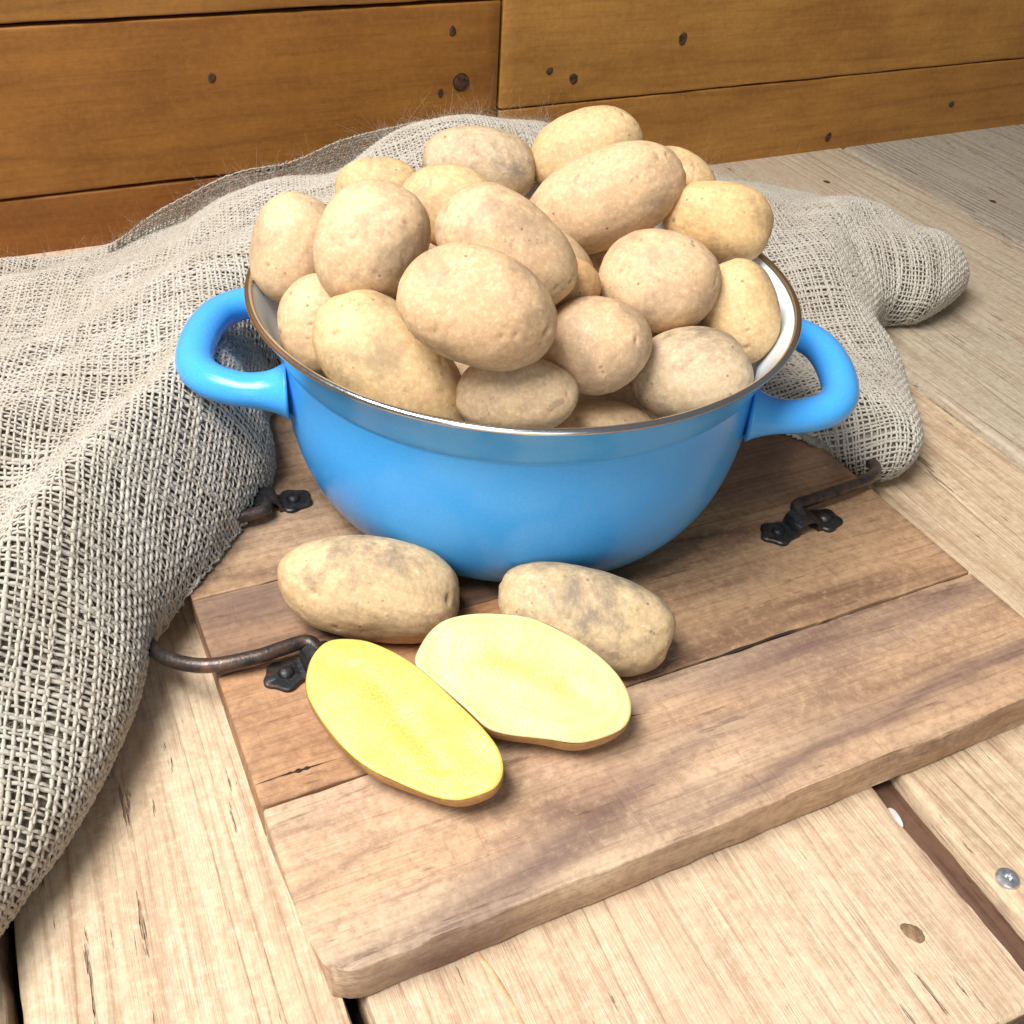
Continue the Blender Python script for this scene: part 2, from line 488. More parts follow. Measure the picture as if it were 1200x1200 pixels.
obj('backing_board', rotx90(plank_mesh(-1.68, 1.68, -0.02, 0.49, -0.04, -0.0215, 0, seed=3, step=0.5)), M_dark, wall)
# knots: (world x, z, radius)
for i, (kx, kz, kr, sy) in enumerate([(0.1275, 0.0948, 0.0062, 0.95), (0.2297, 0.0898, 0.0042, 1.0), (0.3335, 0.1149, 0.0045, 1.1), (-0.0662, 0.1125, 0.0032, 1.0),
                                      (0.523, 0.0125, 0.0034, 1.4), (0.6789, 0.031, 0.0034, 1.0), (0.2065, 0.0975, 0.0030, 1.0), (0.1195, 0.133, 0.0030, 1.2), (0.1100, 0.088, 0.0025, 1.3), (0.66, 0.168, 0.004, 1)]):
    v, f = blob_disc(kr, 0.00035, 60 + i, sy=sy)
    v = np.stack([v[:, 0], -v[:, 2], v[:, 1]], -1)
    o = obj('knot', mesh_np('knot', v, f), M_knot, wall)
    o.location = ((kx - 0.2839) * 1.0008, -0.0002, kz)
    if i == 0:  # dark bark ring round the largest knot
        th = np.linspace(0, 2 * np.pi, 40)
        P = np.stack([np.cos(th) * 0.0066, np.zeros(40), np.sin(th) * 0.0064], -1)
        v, f = tube(P, 0.0005, 6, caps=False)
        r_ = obj('bark_ring', mesh_np('bark_ring', v, f), M_dark, o)

# ---- screw sunk in the floor plank
M_zinc = simple('zinc', (0.62, 0.63, 0.66), 0.38, 0.9, 500, 0.15, 0.1)
screw = thing('screw', 'zinc plated screw with star recess sunk in the pale front floor plank', 'screw', (0.0846, -0.2739, 0.0002), 0.35)
def star(n, r0, r1, tw=0):
    t = np.linspace(0, 2 * np.pi, n * 8, endpoint=False)
    r = r0 + (r1 - r0) * (0.5 + 0.5 * np.cos(t * n)) ** 0.8
    return np.stack([np.cos(t) * r, np.sin(t) * r], -1)
ang = np.linspace(0, 2 * np.pi, 48, endpoint=False)
c1 = np.stack([np.cos(ang), np.sin(ang)], -1)
stp = star(6, 0.00125, 0.0018)
rings = [(c1 * 0.0044, -0.002), (c1 * 0.0044, 0.0006), (c1 * 0.0041, 0.0010), (c1 * 0.0026, 0.0014), (stp * 1.05, 0.0015), (stp, 0.0013), (stp * 0.94, 0.0002), (stp * 0.05, 0.0001)]
V = np.vstack([np.c_[p, np.full(48, z)] for p, z in rings])
F = np.array([[a * 48 + j, a * 48 + (j + 1) % 48, (a + 1) * 48 + (j + 1) % 48, (a + 1) * 48 + j] for a in range(len(rings) - 1) for j in range(48)])
me = mesh_np('head', V, F)
me.set_sharp_from_angle(angle=rad(35))
obj('head', me, M_zinc, screw)

# ------------------------------------------------------------------ cutting board
TB = 0.020
board = thing('cutting_board', 'worn brown wooden serving board with iron handles under the blue pot', 'cutting board', (0.0, -0.035, 0), rad(1.6))
def bplank(y0, y1, z1, seed, col, x0=-0.1705, x1=0.1735, mat=None, **kw):
    me = plank_mesh(x0, x1, y0 + 0.035, y1 + 0.035, 0.0004, z1, 0, seed=seed, step=0.004, **kw)
    o = obj('plank', me, mat or M_board, board)
    o.color = (*col, 1)
    return o
bplank(-0.0344, 0.155, TB, 301, (0.84, 0.80, 0.74), x1=-0.0302, bevel=0.0006, jit=0.0003, corner=[(-1, 1, 0.014)])
bplank(-0.0828, -0.0346, TB - 0.0002, 302, (0.90, 0.86, 0.80), x1=-0.0302, bevel=0.0006, jit=0.0003)
bplank(-0.1515, -0.0830, TB - 0.0001, 303, (0.97, 0.78, 0.62), x1=-0.0302, bevel=0.0006, jit=0.0003)
bplank(-0.1515, 0.155, TB - 0.0001, 309, (0.92, 0.80, 0.66), x0=-0.0300, bevel=0.0006, jit=0.0003, corner=[(1, 1, 0.014)])
bplank(-0.2235, -0.1518, TB, 305, (1.20, 1.21, 1.19), bevel=0.0009, jit=0.00045, mat=M_board_front, corner=[(-1, -1, 0.016), (1, -1, 0.016)])
# splits in the wood: dark slivers sunk along the grain
def split(pts, wmax, parent, mat):
    P = spline(pts, 8)
    t = np.linspace(0, 1, len(P))
    v, f = tube(P, wmax * np.sin(np.pi * np.clip(t, 0.02, 0.98)) ** 0.7 * (0.75 + 0.35 * np.sin(t * 19)), 6, flat=0.12, up=(0, 0, 1))
    return obj('split', mesh_np('split', v, f), mat, parent)
split([(-0.1700, -0.1060, TB), (-0.160, -0.1058, TB), (-0.150, -0.1060, TB), (-0.139, -0.1062, TB)], 0.0004, board, M_dark)
split([(-0.1585, -0.1057, TB), (-0.1530, -0.1060, TB), (-0.1480, -0.1060, TB)], 0.0011, board, M_dark)
split([(0.018, -0.1168, TB), (0.032, -0.1170, TB), (0.055, -0.1164, TB), (0.080, -0.1168, TB)], 0.0009, board, M_dark)
split([(-0.052, -0.1285, TB), (-0.043, -0.1292, TB), (-0.030, -0.1305, TB), (-0.014, -0.1330, TB)], 0.0004, board, M_dark)

M_iron = NT('black_iron')
_tc, _ = M_iron.coords()
_n = M_iron.noise(_tc, 160, 5, 0.6)
_n2 = M_iron.noise(_tc, 900, 3, 0.6)
M_iron = M_iron.out(Base_Color=M_iron.ramp(_n, [(0.35, (0.025, 0.027, 0.032)), (0.55, (0.06, 0.058, 0.06)), (0.75, (0.11, 0.065, 0.045))]),
                    Metallic=0.75, Roughness=M_iron.rng(_n2, 0.3, 0.7, 0.3, 0.55), Normal=M_iron.bump(M_iron.math('ADD', _n, _n2), 0.35, 0.0006))
M_bar = NT('brown_iron_bar')
_tc, _ = M_bar.coords()
_n = M_bar.noise(_tc, 110, 5, 0.6)
_n2 = M_bar.noise(_tc, 700, 3, 0.6)
M_bar = M_bar.out(Base_Color=M_bar.ramp(_n, [(0.35, (0.035, 0.033, 0.036)), (0.52, (0.10, 0.075, 0.065)), (0.7, (0.20, 0.10, 0.065))]),
                  Metallic=0.7, Roughness=M_bar.rng(_n2, 0.3, 0.7, 0.28, 0.5), Normal=M_bar.bump(_n2, 0.3, 0.0006))

def clamp_plate(seed):
    """plate with two scalloped lobes and a folded strap between them; lies in xy, long axis y"""
    n = 56
    th = np.linspace(0, 2 * np.pi, n, endpoint=False)
    def lobe(cy):
        r = 0.0078 + 0.0007 * np.cos(th * 5 + seed)
        return np.stack([np.cos(th) * r * 0.92, np.sin(th) * r + cy], -1)
    parts = []
    for cy in (-0.0125, 0.0125):
        p = lobe(cy)
        rg = [np.c_[p, np.full(n, 0.0)], np.c_[p, np.full(n, 0.0013)], np.c_[(p - [0, cy]) * 0.93 + [0, cy], np.full(n, 0.0018)], np.c_[(p - [0, cy]) * 0.05 + [0, cy], np.full(n, 0.0018)]]
        V = np.vstack(rg)
        F = np.array([[a * n + j, a * n + (j + 1) % n, (a + 1) * n + (j + 1) % n, (a + 1) * n + j] for a in range(3) for j in range(n)])
        parts.append((V, [F]))
    # folded strap over the bar end
    t = np.linspace(-1, 1, 22)
    prof = [(-0.0105, 0.0012)] + [(0.0062 * np.sin(a), 0.0022 + 0.0058 * max(0.0, np.cos(a)) ** 0.6) for a in np.linspace(-np.pi / 2, np.pi / 2, 15)] + [(0.0105, 0.0012)]
    prof = np.array(prof)
    xs = np.array([-0.0052, -0.005, 0.005, 0.0052])
    m = len(prof)
    V = np.vstack([np.c_[np.full(m, x), prof[:, 0], prof[:, 1] - (0.0004 if k in (0, 3) else 0)] for k, x in enumerate(xs)] +
                  [np.c_[np.full(m, x), prof[:, 0] * 0.82, np.maximum(prof[:, 1] - 0.0016, 0.0)] for x in (xs[3], xs[0])])
    F = [[a * m + j, (a + 1) * m + j, (a + 1) * m + j + 1, a * m + j + 1] for a in range(5) for j in range(m - 1)] + [[5 * m + j, j, j + 1, 5 * m + j + 1] for j in range(m - 1)]
    parts.append((V, [np.array(F)]))
    V, F = merge(parts)
    return V * np.array([1.15, 1.15, 1.1]), F

def rivet():
    prof = [(0.0001, 0.0022), (0.0018, 0.0020), (0.0030, 0.0012), (0.0034, 0.0), (0.0034, -0.001)]
    return lathe(prof, 20)

def iron_handle(path, ends):
    v, f = tube(spline(path, 10), 0.0031, 12)
    h = obj('iron_handle', mesh_np('iron_handle', v, f), M_bar, board)
    for (ex, ey, rz, sd) in ends:
        v, f = clamp_plate(sd)
        me = mesh_np('mounting_plate', v, f)
        me.set_sharp_from_angle(angle=rad(40))
        p = obj('mounting_plate', me, M_iron, h)
        p.location = (ex, ey, TB)
        p.rotation_euler = (0, 0, rz)
        rm = None
        for cy in (-0.0144, 0.0144):
            v, f = rivet()
            r_ = obj('rivet', mesh_np('rivet', v, f), M_iron, h)
            r_.location = (ex - math.sin(rz) * cy, ey + math.cos(rz) * cy, TB + 0.0022)
    return h
# handle coordinates are local to the board (board origin at y = -0.035)
Q = -math.pi / 2
iron_handle([(-0.1307, -0.0590, 0.0255), (-0.1309, -0.0530, 0.0262), (-0.1340, -0.0490, 0.0268), (-0.1440, -0.0495, 0.0272), (-0.1548, -0.0500, 0.0270), (-0.1746, -0.0460, 0.0260), (-0.1880, -0.0330, 0.0235), (-0.1932, -0.0160, 0.0205), (-0.193, 0.006, 0.0205), (-0.186, 0.024, 0.0235), (-0.168, 0.036, 0.0262), (-0.148, 0.0412, 0.0270), (-0.1290, 0.0420, 0.0268), (-0.1250, 0.0460, 0.0262), (-0.1246, 0.0530, 0.0255)],
            [(-0.1307, -0.0584, Q, 0.5), (-0.1246, 0.0525, Q, 2.0)])
iron_handle([(0.1165, -0.0590, 0.0258), (0.1167, -0.0530, 0.0266), (0.1200, -0.0492, 0.0272), (0.1300, -0.0490, 0.0278), (0.1518, -0.0473, 0.0274), (0.172, -0.0430, 0.0255), (0.1868, -0.0320, 0.0215), (0.1915, -0.0140, 0.0175), (0.1900, 0.010, 0.0190), (0.178, 0.030, 0.0250), (0.157, 0.0400, 0.0270), (0.130, 0.0420, 0.0274), (0.1200, 0.0425, 0.0270), (0.1182, 0.0460, 0.0264), (0.118, 0.0530, 0.0256)],
            [(0.1165, -0.0584, Q, 1.2), (0.118, 0.0525, Q, 3.0)])

# ------------------------------------------------------------------ blue enamel pot
pot = thing('enamel_pot', 'blue enamel two-handled pot with steel rim heaped with potatoes', 'pot', (0, 0, TB))
M_blue = NT('blue_enamel')
_tc, _ = M_blue.coords(rnd=False)
_n = M_blue.noise(_tc, 420, 2, 0.5)
_nb = M_blue.noise(_tc, 9, 3, 0.5)
_c = M_blue.mix(M_blue.rng(_nb, 0.35, 0.65), (0.050, 0.345, 0.83), (0.070, 0.385, 0.85))
_sp = M_blue.noise(_tc, 800, 3, 0.7)
_c = M_blue.mix(M_blue.math('MULTIPLY', M_blue.rng(_sp, 0.45, 0.7), 0.22), _c, (0.16, 0.48, 0.88))
_c = M_blue.mix(M_blue.math('MULTIPLY', M_blue.rng(M_blue.noise(_tc, 60, 6, 0.75), 0.6, 0.72), 0.18), _c, (0.20, 0.24, 0.30))
M_blue = M_blue.out(Base_Color=_c, Roughness=0.24, Normal=M_blue.bump(_n, 0.06, 0.001), Coat_Weight=0.1, Coat_Roughness=0.05, Specular_IOR_Level=0.33)
M_white = NT('white_enamel')
_tc, _ = M_white.coords(rnd=False)
_n = M_white.noise(_tc, 300, 2, 0.5)
M_white = M_white.out(Base_Color=(0.74, 0.80, 0.86), Roughness=0.15, Normal=M_white.bump(_n, 0.05, 0.001))
M_steel = NT('steel_rim')
_tc, _ = M_steel.coords((1, 1, 1), rnd=False)
_n = M_steel.noise(_tc, 700, 3, 0.6)
M_steel = M_steel.out(Base_Color=(0.66, 0.665, 0.68), Metallic=1.0, Roughness=M_steel.rng(_n, 0.3, 0.7, 0.16, 0.26))
HP = 0.110
HS = 0.087   # seam under the band
def rout(z):
    t = np.clip(z / HS, 0, 1)
    return 0.075 + 0.037 * np.sqrt(np.maximum(0, 1 - (1 - t) ** 3))
prof = [(0.0, 0.004), (0.066, 0.004), (0.068, 0.0012), (0.0695, 0.0), (0.072, 0.0003)]
for z in np.concatenate([[0.0012, 0.0025, 0.004, 0.006], np.linspace(0.009, HS - 0.0015, 26)]):
    r = float(rout(z))
    if z < 0.004:
        r = 0.075 + (r - 0.075) * 0.8
    prof.append((r, z))
prof += [(0.1119, HS - 0.0005), (0.1121, HS), (0.1131, HS + 0.0006), (0.1139, HS + 0.0016), (0.1150, HS + 0.004), (0.1172, HS + 0.010), (0.1200, HS + 0.017), (0.1222, HP - 0.0025), (0.1228, HP - 0.0012)]
v, f = lathe(prof, 160)
obj('body', mesh_np('body', v, f), M_blue, pot)
prof = [(0.1222, HP - 0.0006), (0.1208, HP - 0.003), (0.1185, HS + 0.016), (0.1155, HS + 0.009), (0.1122, HS + 0.002)]
prof += [(float(rout(z)) - 0.0017, z) for z in np.linspace(HS - 0.002, 0.008, 22)] + [(0.07, 0.0062), (0.0, 0.006)]
v, f = lathe(prof, 128)
obj('lining', mesh_np('lining', v, f), M_white, pot)
th = np.linspace(0, 2 * np.pi, 14, endpoint=False)
prof = [(0.1232 + 0.0017 * math.cos(a), HP - 0.0008 + 0.0014 * math.sin(a)) for a in list(th) + [th[0]]]
v, f = lathe(prof, 160)
obj('rim', mesh_np('rim', v, f), M_steel, pot)
def pot_handle(az):
    hw = 0.0405
    z0 = 0.0708
    # loop drawn in local frame: x outward, y along the tangent
    ctrl = [(0.104, -hw, z0), (0.1135, -hw - 0.001, z0), (0.126, -hw - 0.001, z0 + 0.0005), (0.139, -hw + 0.004, z0 + 0.0012), (0.1475, -hw + 0.0145, z0 + 0.0015), (0.1510, -0.010, z0 + 0.002),
            (0.1510, 0.010, z0 + 0.002), (0.1475, hw - 0.0145, z0 + 0.0015), (0.139, hw - 0.004, z0 + 0.0012), (0.126, hw + 0.001, z0 + 0.0005), (0.1135, hw + 0.001, z0), (0.104, hw, z0)]
    P = spline(ctrl, 8)
    s = np.linspace(-1, 1, len(P))
    r = 0.0081 + 0.0008 * np.exp(-(s / 0.5) ** 2) + 0.0058 * np.clip((np.abs(s) - 0.66) / 0.34, 0, 1) ** 2
    v, f = tube(P, r, 24, flat=0.92, up=(0.25, 0, 1))
    o = obj('handle', mesh_np('handle', v, f), M_blue, pot)
    o.rotation_euler = (0, 0, az)
    return o
pot_handle(rad(157))
pot_handle(rad(-25))

# ------------------------------------------------------------------ potatoes
def potato_material(name, dirty=0.3):
    q = NT(name)
    tc, _ = q.coords()
    big = q.noise(tc, 28, 3, 0.6)
    med = q.noise(tc, 95, 5, 0.65)
    fin = q.noise(tc, 420, 5, 0.75)
    col = q.n('ShaderNodeObjectInfo').outputs['Color']
    c = q.mix(q.rng(big, 0.35, 0.65), (0.61, 0.44, 0.255), (0.545, 0.375, 0.215))
    c = q.mix(q.math('MULTIPLY', q.rng(med, 0.45, 0.7), 0.5), c, (0.58, 0.41, 0.27))
    c = q.mix(q.math('MULTIPLY', q.rng(fin, 0.5, 0.72), 0.50), c, (0.42, 0.26, 0.145))
    c = q.mix(q.math('MULTIPLY', q.rng(fin, 0.5, 0.3), 0.45), c, (0.86, 0.69, 0.47))
    # lenticels
    vr = q.n('ShaderNodeTexVoronoi', {'Vector': tc, 'Scale': 210.0, 'Randomness': 1.0}, feature='F1')
    dot = q.rng(vr.outputs['Distance'], 0.17, 0.08)
    keep = q.rng(q.noise(tc, 45, 3), 0.5, 0.6)
    dm = q.math('MULTIPLY', q.math('MULTIPLY', dot, keep), 0.8)
    c = q.mix(dm, c, (0.20, 0.11, 0.05))
    # dusty earth
    dn = q.noise(tc, 36, 8, 0.74, 0.25)
    c = q.mix(q.math('MULTIPLY', q.rng(dn, 0.48, 0.64), dirty), c, (0.25, 0.185, 0.13))
    # scabs with sharper borders and fine flaking lines
    sb = q.noise(tc, 85, 5, 0.7, 0.4)
    scab = q.math('MULTIPLY', q.rng(sb, 0.64, 0.68), 0.6)
    c = q.mix(scab, c, (0.27, 0.185, 0.125))
    ed = q.n('ShaderNodeTexVoronoi', {'Vector': q.n('ShaderNodeVectorMath', {0: tc, 1: q.n('ShaderNodeTexNoise', {'Vector': tc, 'Scale': 90.0}).outputs[1]}, operation='MULTIPLY_ADD').outputs[0] if False else tc, 'Scale': 130.0}, feature='DISTANCE_TO_EDGE').outputs['Distance']
    ln = q.math('MULTIPLY', q.math('MULTIPLY', q.rng(ed, 0.05, 0.0), q.rng(q.noise(tc, 37, 4, 0.6), 0.5, 0.62)), 0.22)
    c = q.mix(ln, c, (0.30, 0.19, 0.11))
    eye = q.n('ShaderNodeAttribute', attribute_name='eye').outputs['Fac']
    en = q.math('MULTIPLY', eye, q.rng(fin, 0.3, 0.6, 0.5, 1.0))
    c = q.mix(q.math('MULTIPLY', en, 0.92), c, (0.11, 0.058, 0.025))
    c = q.mix(1.0, c, col, 'MULTIPLY')
    h = q.math('ADD', q.math('MULTIPLY', fin, 0.5), q.math('MULTIPLY', med, 0.8))
    h = q.math('SUBTRACT', h, q.math('MULTIPLY', dm, 0.5))
    return q.out(Base_Color=c, Roughness=q.rng(med, 0.3, 0.7, 0.52, 0.72), Normal=q.bump(h, 0.32, 0.0010), Specular_IOR_Level=0.35)
M_pot = potato_material('potato_skin', 0.62)
M_pot_dirty = potato_material('earthy_potato_skin', 0.95)

bm = bmesh.new()
bmesh.ops.create_icosphere(bm, subdivisions=6, radius=1)
bm.verts.ensure_lookup_table()
ICO_V = np.array([v.co[:] for v in bm.verts])
ICO_F = np.array([[v.index for v in f.verts] for f in bm.faces])
bm.free()

def potato_mesh(seed, ax, taper=0.0, bend=0.0, lump=0.03, eyes=6, half=False, squ=0.0):
    g = np.random.default_rng(seed)
    S = ICO_V.copy()
    # superellipsoid feel: slightly boxy
    p = 2.0 + squ
    r = (np.abs(S) ** p).sum(1) ** (-1 / p)
    r = r * (1 + lump * Noise(seed, 1.7, 14, 1)(S) * 0.8 + lump * 0.35 * Noise(seed + 7, 4.0, 16, 1)(S) + 0.0035 * Noise(seed + 9, 14, 20, 2)(S))
    P = S * r[:, None]
    eye = np.zeros(len(S))
    sc_ = np.array(ax)
    for k in range(eyes):
        d = g.normal(size=3)
        d[0] *= 1.3
        d /= np.linalg.norm(d)
        # tangent direction along which the brow runs
        t = np.cross(d, [1, 0, 0]); t /= np.linalg.norm(t)
        u = np.cross(d, t)
        wdt = 0.04 + 0.035 * g.random()
        a, b = (S - d) @ t, (S - d) @ u
        near = (S @ d) > 0.6
        e = np.exp(-(a / (wdt * 1.7)) ** 2 - (b / wdt) ** 2) * near
        slit = np.exp(-(a / (wdt * 0.8)) ** 2 - (b / (wdt * 0.28)) ** 2) * near
        brow = np.exp(-(a / (wdt * 1.6)) ** 2 - ((b - wdt * 1.1) / (wdt * 0.8)) ** 2) * near
        dep = 0.010 + 0.022 * g.random()
        P -= S * (e * dep + slit * 0.012 - brow * dep * 0.25)[:, None]
        eye = np.maximum(eye, slit * (0.35 + 0.65 * g.random()))
    P += S * (lump * 0.30 * Noise(seed + 21, 2.6, 12, 1)(S * [1.0, 1.3, 1.3]))[:, None]
    P[:, 1:] *= (1 + taper * P[:, 0])[:, None]
    P[:, 1] += bend * (P[:, 0] ** 2 - 0.4)
    P *= sc_
    me = mesh_np('potato', P, ICO_F)
    at = me.attributes.new('eye', 'FLOAT', 'POINT')
    at.data.foreach_set('value', eye.astype(np.float32))
    return me

TAN, PINK, YEL, GREY = (1.0, 1.0, 1.0), (1.0, 0.955, 0.93), (1.03, 1.01, 0.88), (0.86, 0.90, 0.94)
POTS = [
    ('p19', (0.0207, 0.1054, 0.1440), (0.0310, 0.0197, 0.0192), (0.5673, -0.7943, 0.1977, -0.0907), GREY, 0.05, 0.0, 'greyish potato at the back of the heap, in front of the burlap fold'),
    ('p17', (-0.0375, 0.0996, 0.1385), (0.0216, 0.0160, 0.0155), (0.5573, -0.8168, 0.1203, -0.0884), YEL, 0.0, 0.0, 'mostly hidden pale potato peeking out behind the upright potato'),
    ('p1', (0.0748, 0.0914, 0.1515), (0.0298, 0.0208, 0.0202), (0.5284, -0.8112, 0.0562, -0.2442), YEL, -0.05, 0.0, 'smooth egg-shaped potato topmost on the heap, against the wooden wall'),
    ('p3', (0.1039, 0.0442, 0.1462), (0.0209, 0.0166, 0.0161), (0.5714, -0.7076, 0.4142, -0.0363), YEL, 0.0, 0.0, 'small potato half hidden behind the right end of the long potato on top'),
    ('p18', (-0.0201, 0.0467, 0.1491), (0.0220, 0.0180, 0.0175), (0.5577, -0.7931, 0.2410, -0.0429), YEL, 0.05, 0.0, 'speckled yellowish potato in the middle of the heap just below the greyish back one'),
    ('p4', (0.1036, 0.0027, 0.1439), (0.0277, 0.0190, 0.0184), (0.5429, -0.7687, 0.3058, -0.1448), (1.08, 1.0, 0.80), 0.06, 0.0, 'yellow potato leaning over the back right of the steel rim'),
    ('p11', (-0.0003, -0.0340, 0.1427), (0.0167, 0.0130, 0.0126), (0.5098, -0.8297, 0.1711, -0.1495), (1.1, 0.95, 0.72), 0.0, 0.0, 'little orange-tan potato wedged in the gap right of the central potatoes'),
    ('p16', (-0.0954, 0.0407, 0.1402), (0.0245, 0.0196, 0.0190), (0.3910, -0.7163, -0.4377, -0.3774), TAN, -0.06, 0.0, 'dimpled potato furthest left in the heap, resting on the steel rim'),
    ('p14', (-0.0957, 0.0018, 0.1198), (0.0206, 0.0166, 0.0160), (0.4319, -0.5944, 0.6199, 0.2753), PINK, 0.0, 0.0, 'low tan potato tucked between the left rim and the slanting front potato'),
    ('p6', (0.0841, -0.0514, 0.1263), (0.0235, 0.0173, 0.0168), (0.5132, -0.5041, 0.6814, 0.1349), (1.06, 1.02, 0.86), 0.0, 0.0, 'potato standing on end inside the right wall of the pot'),
    ('p2', (0.0559, 0.0308, 0.1503), (0.0380, 0.0223, 0.0216), (0.4925, -0.8246, 0.0111, -0.2781), PINK, 0.02, 0.04, 'long slanted potato lying across the upper right of the heap'),
    ('p12', (-0.0354, -0.0734, 0.1182), (0.0248, 0.0166, 0.0160), (0.4727, -0.8530, 0.1900, -0.1130), TAN, -0.03, 0.0, 'potato at the front rim directly beneath the big central potato'),
    ('p8', (0.0466, -0.0753, 0.1132), (0.0261, 0.0195, 0.0189), (0.4349, -0.8587, 0.1002, -0.2520), GREY, 0.03, 0.0, 'dusty greyish potato with a dark blemish touching the front right rim'),
    ('p13', (-0.0768, -0.0375, 0.1208), (0.0370, 0.0222, 0.0214), (0.4853, -0.7456, 0.4432, 0.1105), YEL, -0.06, -0.03, 'big slanting potato sloping down to the front left rim'),
    ('p15', (-0.0719, 0.0022, 0.1560), (0.0282, 0.0232, 0.0224), (0.4267, -0.7797, -0.3086, -0.3389), TAN, 0.08, 0.03, 'big upright potato on the left of the heap with a crease at its top'),
    ('p5', (0.0467, -0.0371, 0.1389), (0.0267, 0.0215, 0.0208), (0.5170, -0.8017, 0.2635, -0.1435), PINK, 0.0, 0.0, 'round pinkish potato right of the heap, between yellow and dusty ones'),
    ('p10', (-0.0278, -0.0387, 0.1642), (0.0325, 0.0208, 0.0200), (0.5415, -0.7319, 0.4114, 0.0431), PINK, -0.03, 0.02, 'pinkish potato lying directly behind the big central potato'),
    ('p7', (0.0041, -0.0642, 0.1285), (0.0222, 0.0205, 0.0198), (0.4947, -0.8224, 0.2550, -0.1184), (0.98, 0.93, 0.90), 0.0, 0.0, 'small round potato right of the big central potato'),
    ('p9', (-0.0523, -0.0679, 0.1571), (0.0312, 0.0218, 0.0210), (0.5193, -0.8064, 0.2805, -0.0362), (1.03, 0.98, 0.94), -0.03, 0.02, 'big oval potato at the centre front of the heap, covering its neighbours'),
    ('p21', (0.0070, -0.0720, 0.0860), (0.0240, 0.0170, 0.0165), (0.4492, -0.8582, 0.1894, -0.1606), PINK, 0.0, 0.0, 'shadowed potato deep in the pot below the small round one'),
    ('p20', (-0.0925, 0.0180, 0.1010), (0.0200, 0.0150, 0.0150), (0.4319, -0.5944, 0.6199, 0.2753), GREY, 0, 0, 'shaded potato low against the left wall of the pot, under the dimpled one'),
    ('b22', (-0.1010, -0.0810, 0.0406), (0.0374, 0.0208, 0.0202), (0.4031, -0.8880, 0.2208, -0.0141), (1.0, 0.98, 0.90), 0.03, 0.02, 'whole potato lying on the board left of the pot foot, behind the yellow halves'),
    ('b23', (-0.0227, -0.1262, 0.0398), (0.0395, 0.0208, 0.0200), (0.3867, -0.8628, 0.3147, -0.0836), (0.93, 0.95, 0.90), 0.02, -0.03, 'earthy whole potato lying on the board behind the right-hand cut half'),
    ('f0', (0.0050, 0.0061, 0.1248), (0.0338, 0.0250, 0.0243), (0.0118, 0.2882, 0.6763, 0.6778), TAN, 0, 0, 'potato buried mid-heap, glimpsed in the dark gap under the long one'),
    ('f1', (-0.0468, 0.0308, 0.1167), (0.0338, 0.0250, 0.0243), (0.1451, -0.2540, 0.1607, -0.9427), TAN, 0, 0, 'potato buried under the upright potato and the speckled yellowish one'),
    ('f2', (0.0266, 0.0668, 0.1086), (0.0338, 0.0250, 0.0243), (0.3765, 0.2205, -0.4722, -0.7660), TAN, 0, 0, 'potato buried below the topmost egg-shaped potato'),
    ('f3', (0.0740, -0.0072, 0.1063), (0.0338, 0.0250, 0.0243), (0.5954, -0.0867, 0.4707, 0.6454), TAN, 0, 0, 'potato buried below the yellow potato at the right rim'),
    ('f8', (0.0640, 0.0480, 0.1010), (0.0300, 0.0240, 0.0235), (0.9, 0.1, 0.3, 0.3), TAN, 0, 0, 'potato buried deep below the long slanted potato'),
    ('f4', (-0.0233, -0.0206, 0.0919), (0.0338, 0.0250, 0.0243), (0.0395, 0.2376, 0.4784, 0.8444), TAN, 0, 0, 'potato buried deep below the pinkish central potato'),
    ('f5', (0.0458, -0.0333, 0.0766), (0.0338, 0.0250, 0.0243), (0.5614, -0.0555, 0.3812, 0.7324), TAN, 0, 0, 'potato buried deep below the round pinkish potato'),
]
M_scar = simple('pale_scar', (0.62, 0.50, 0.34), 0.6, 0, 700, 0.3, 0.3)
for k, (key, loc, ax, q, col, tp, bd, lab) in enumerate(POTS):
    board_one = key[0] == 'b'
    me = potato_mesh(500 + sum(ord(ch) * (7 + 6 * i_) for i_, ch in enumerate(key)), ax, tp, bd, 0.055 if board_one else 0.048, eyes=13 if board_one else 10, squ=0.35 if board_one else 0.18)
    o = obj('potato', me, M_pot_dirty if key in ('b23', 'p8', 'b22', 'p19') else M_pot)
    o.location = loc
    o.rotation_mode = 'QUATERNION'
    o.rotation_quaternion = q
    o.color = (*col, 1)
    o['label'] = lab
    o['category'] = 'potato'
    o['group'] = 'potatoes lying whole on the board' if board_one else 'potatoes heaped in the blue pot'

# ---- the two cut halves
M_flesh = NT('potato_flesh')
_tc, _ = M_flesh.coords(rnd=False)
_a = M_flesh.n('ShaderNodeAttribute', attribute_name='core').outputs['Fac']
_n = M_flesh.noise(_tc, 55, 4, 0.6, 0.5)
_f = M_flesh.noise(_tc, 900, 3, 0.7)
_col = M_flesh.n('ShaderNodeObjectInfo').outputs['Color']
_c = M_flesh.mix(M_flesh.rng(_n, 0.35, 0.65), (0.67, 0.505, 0.14), (0.65, 0.48, 0.125))
_c = M_flesh.mix(M_flesh.math('MULTIPLY', _a, M_flesh.rng(_n, 0.3, 0.7, 0.45, 0.95)), _c, (0.56, 0.36, 0.04))
_c = M_flesh.mix(M_flesh.math('MULTIPLY', M_flesh.rng(_f, 0.5, 0.75), 0.30), _c, (0.88, 0.78, 0.40))
_c = M_flesh.mix(1.0, _c, _col, 'MULTIPLY')
M_flesh = M_flesh.out(Base_Color=_c, Roughness=M_flesh.rng(_f, 0.35, 0.65, 0.18, 0.42), Normal=M_flesh.bump(_f, 0.4, 0.0006), Subsurface_Weight=0.25, Subsurface_Scale=0.004, Subsurface_Radius=(1.0, 0.7, 0.2))

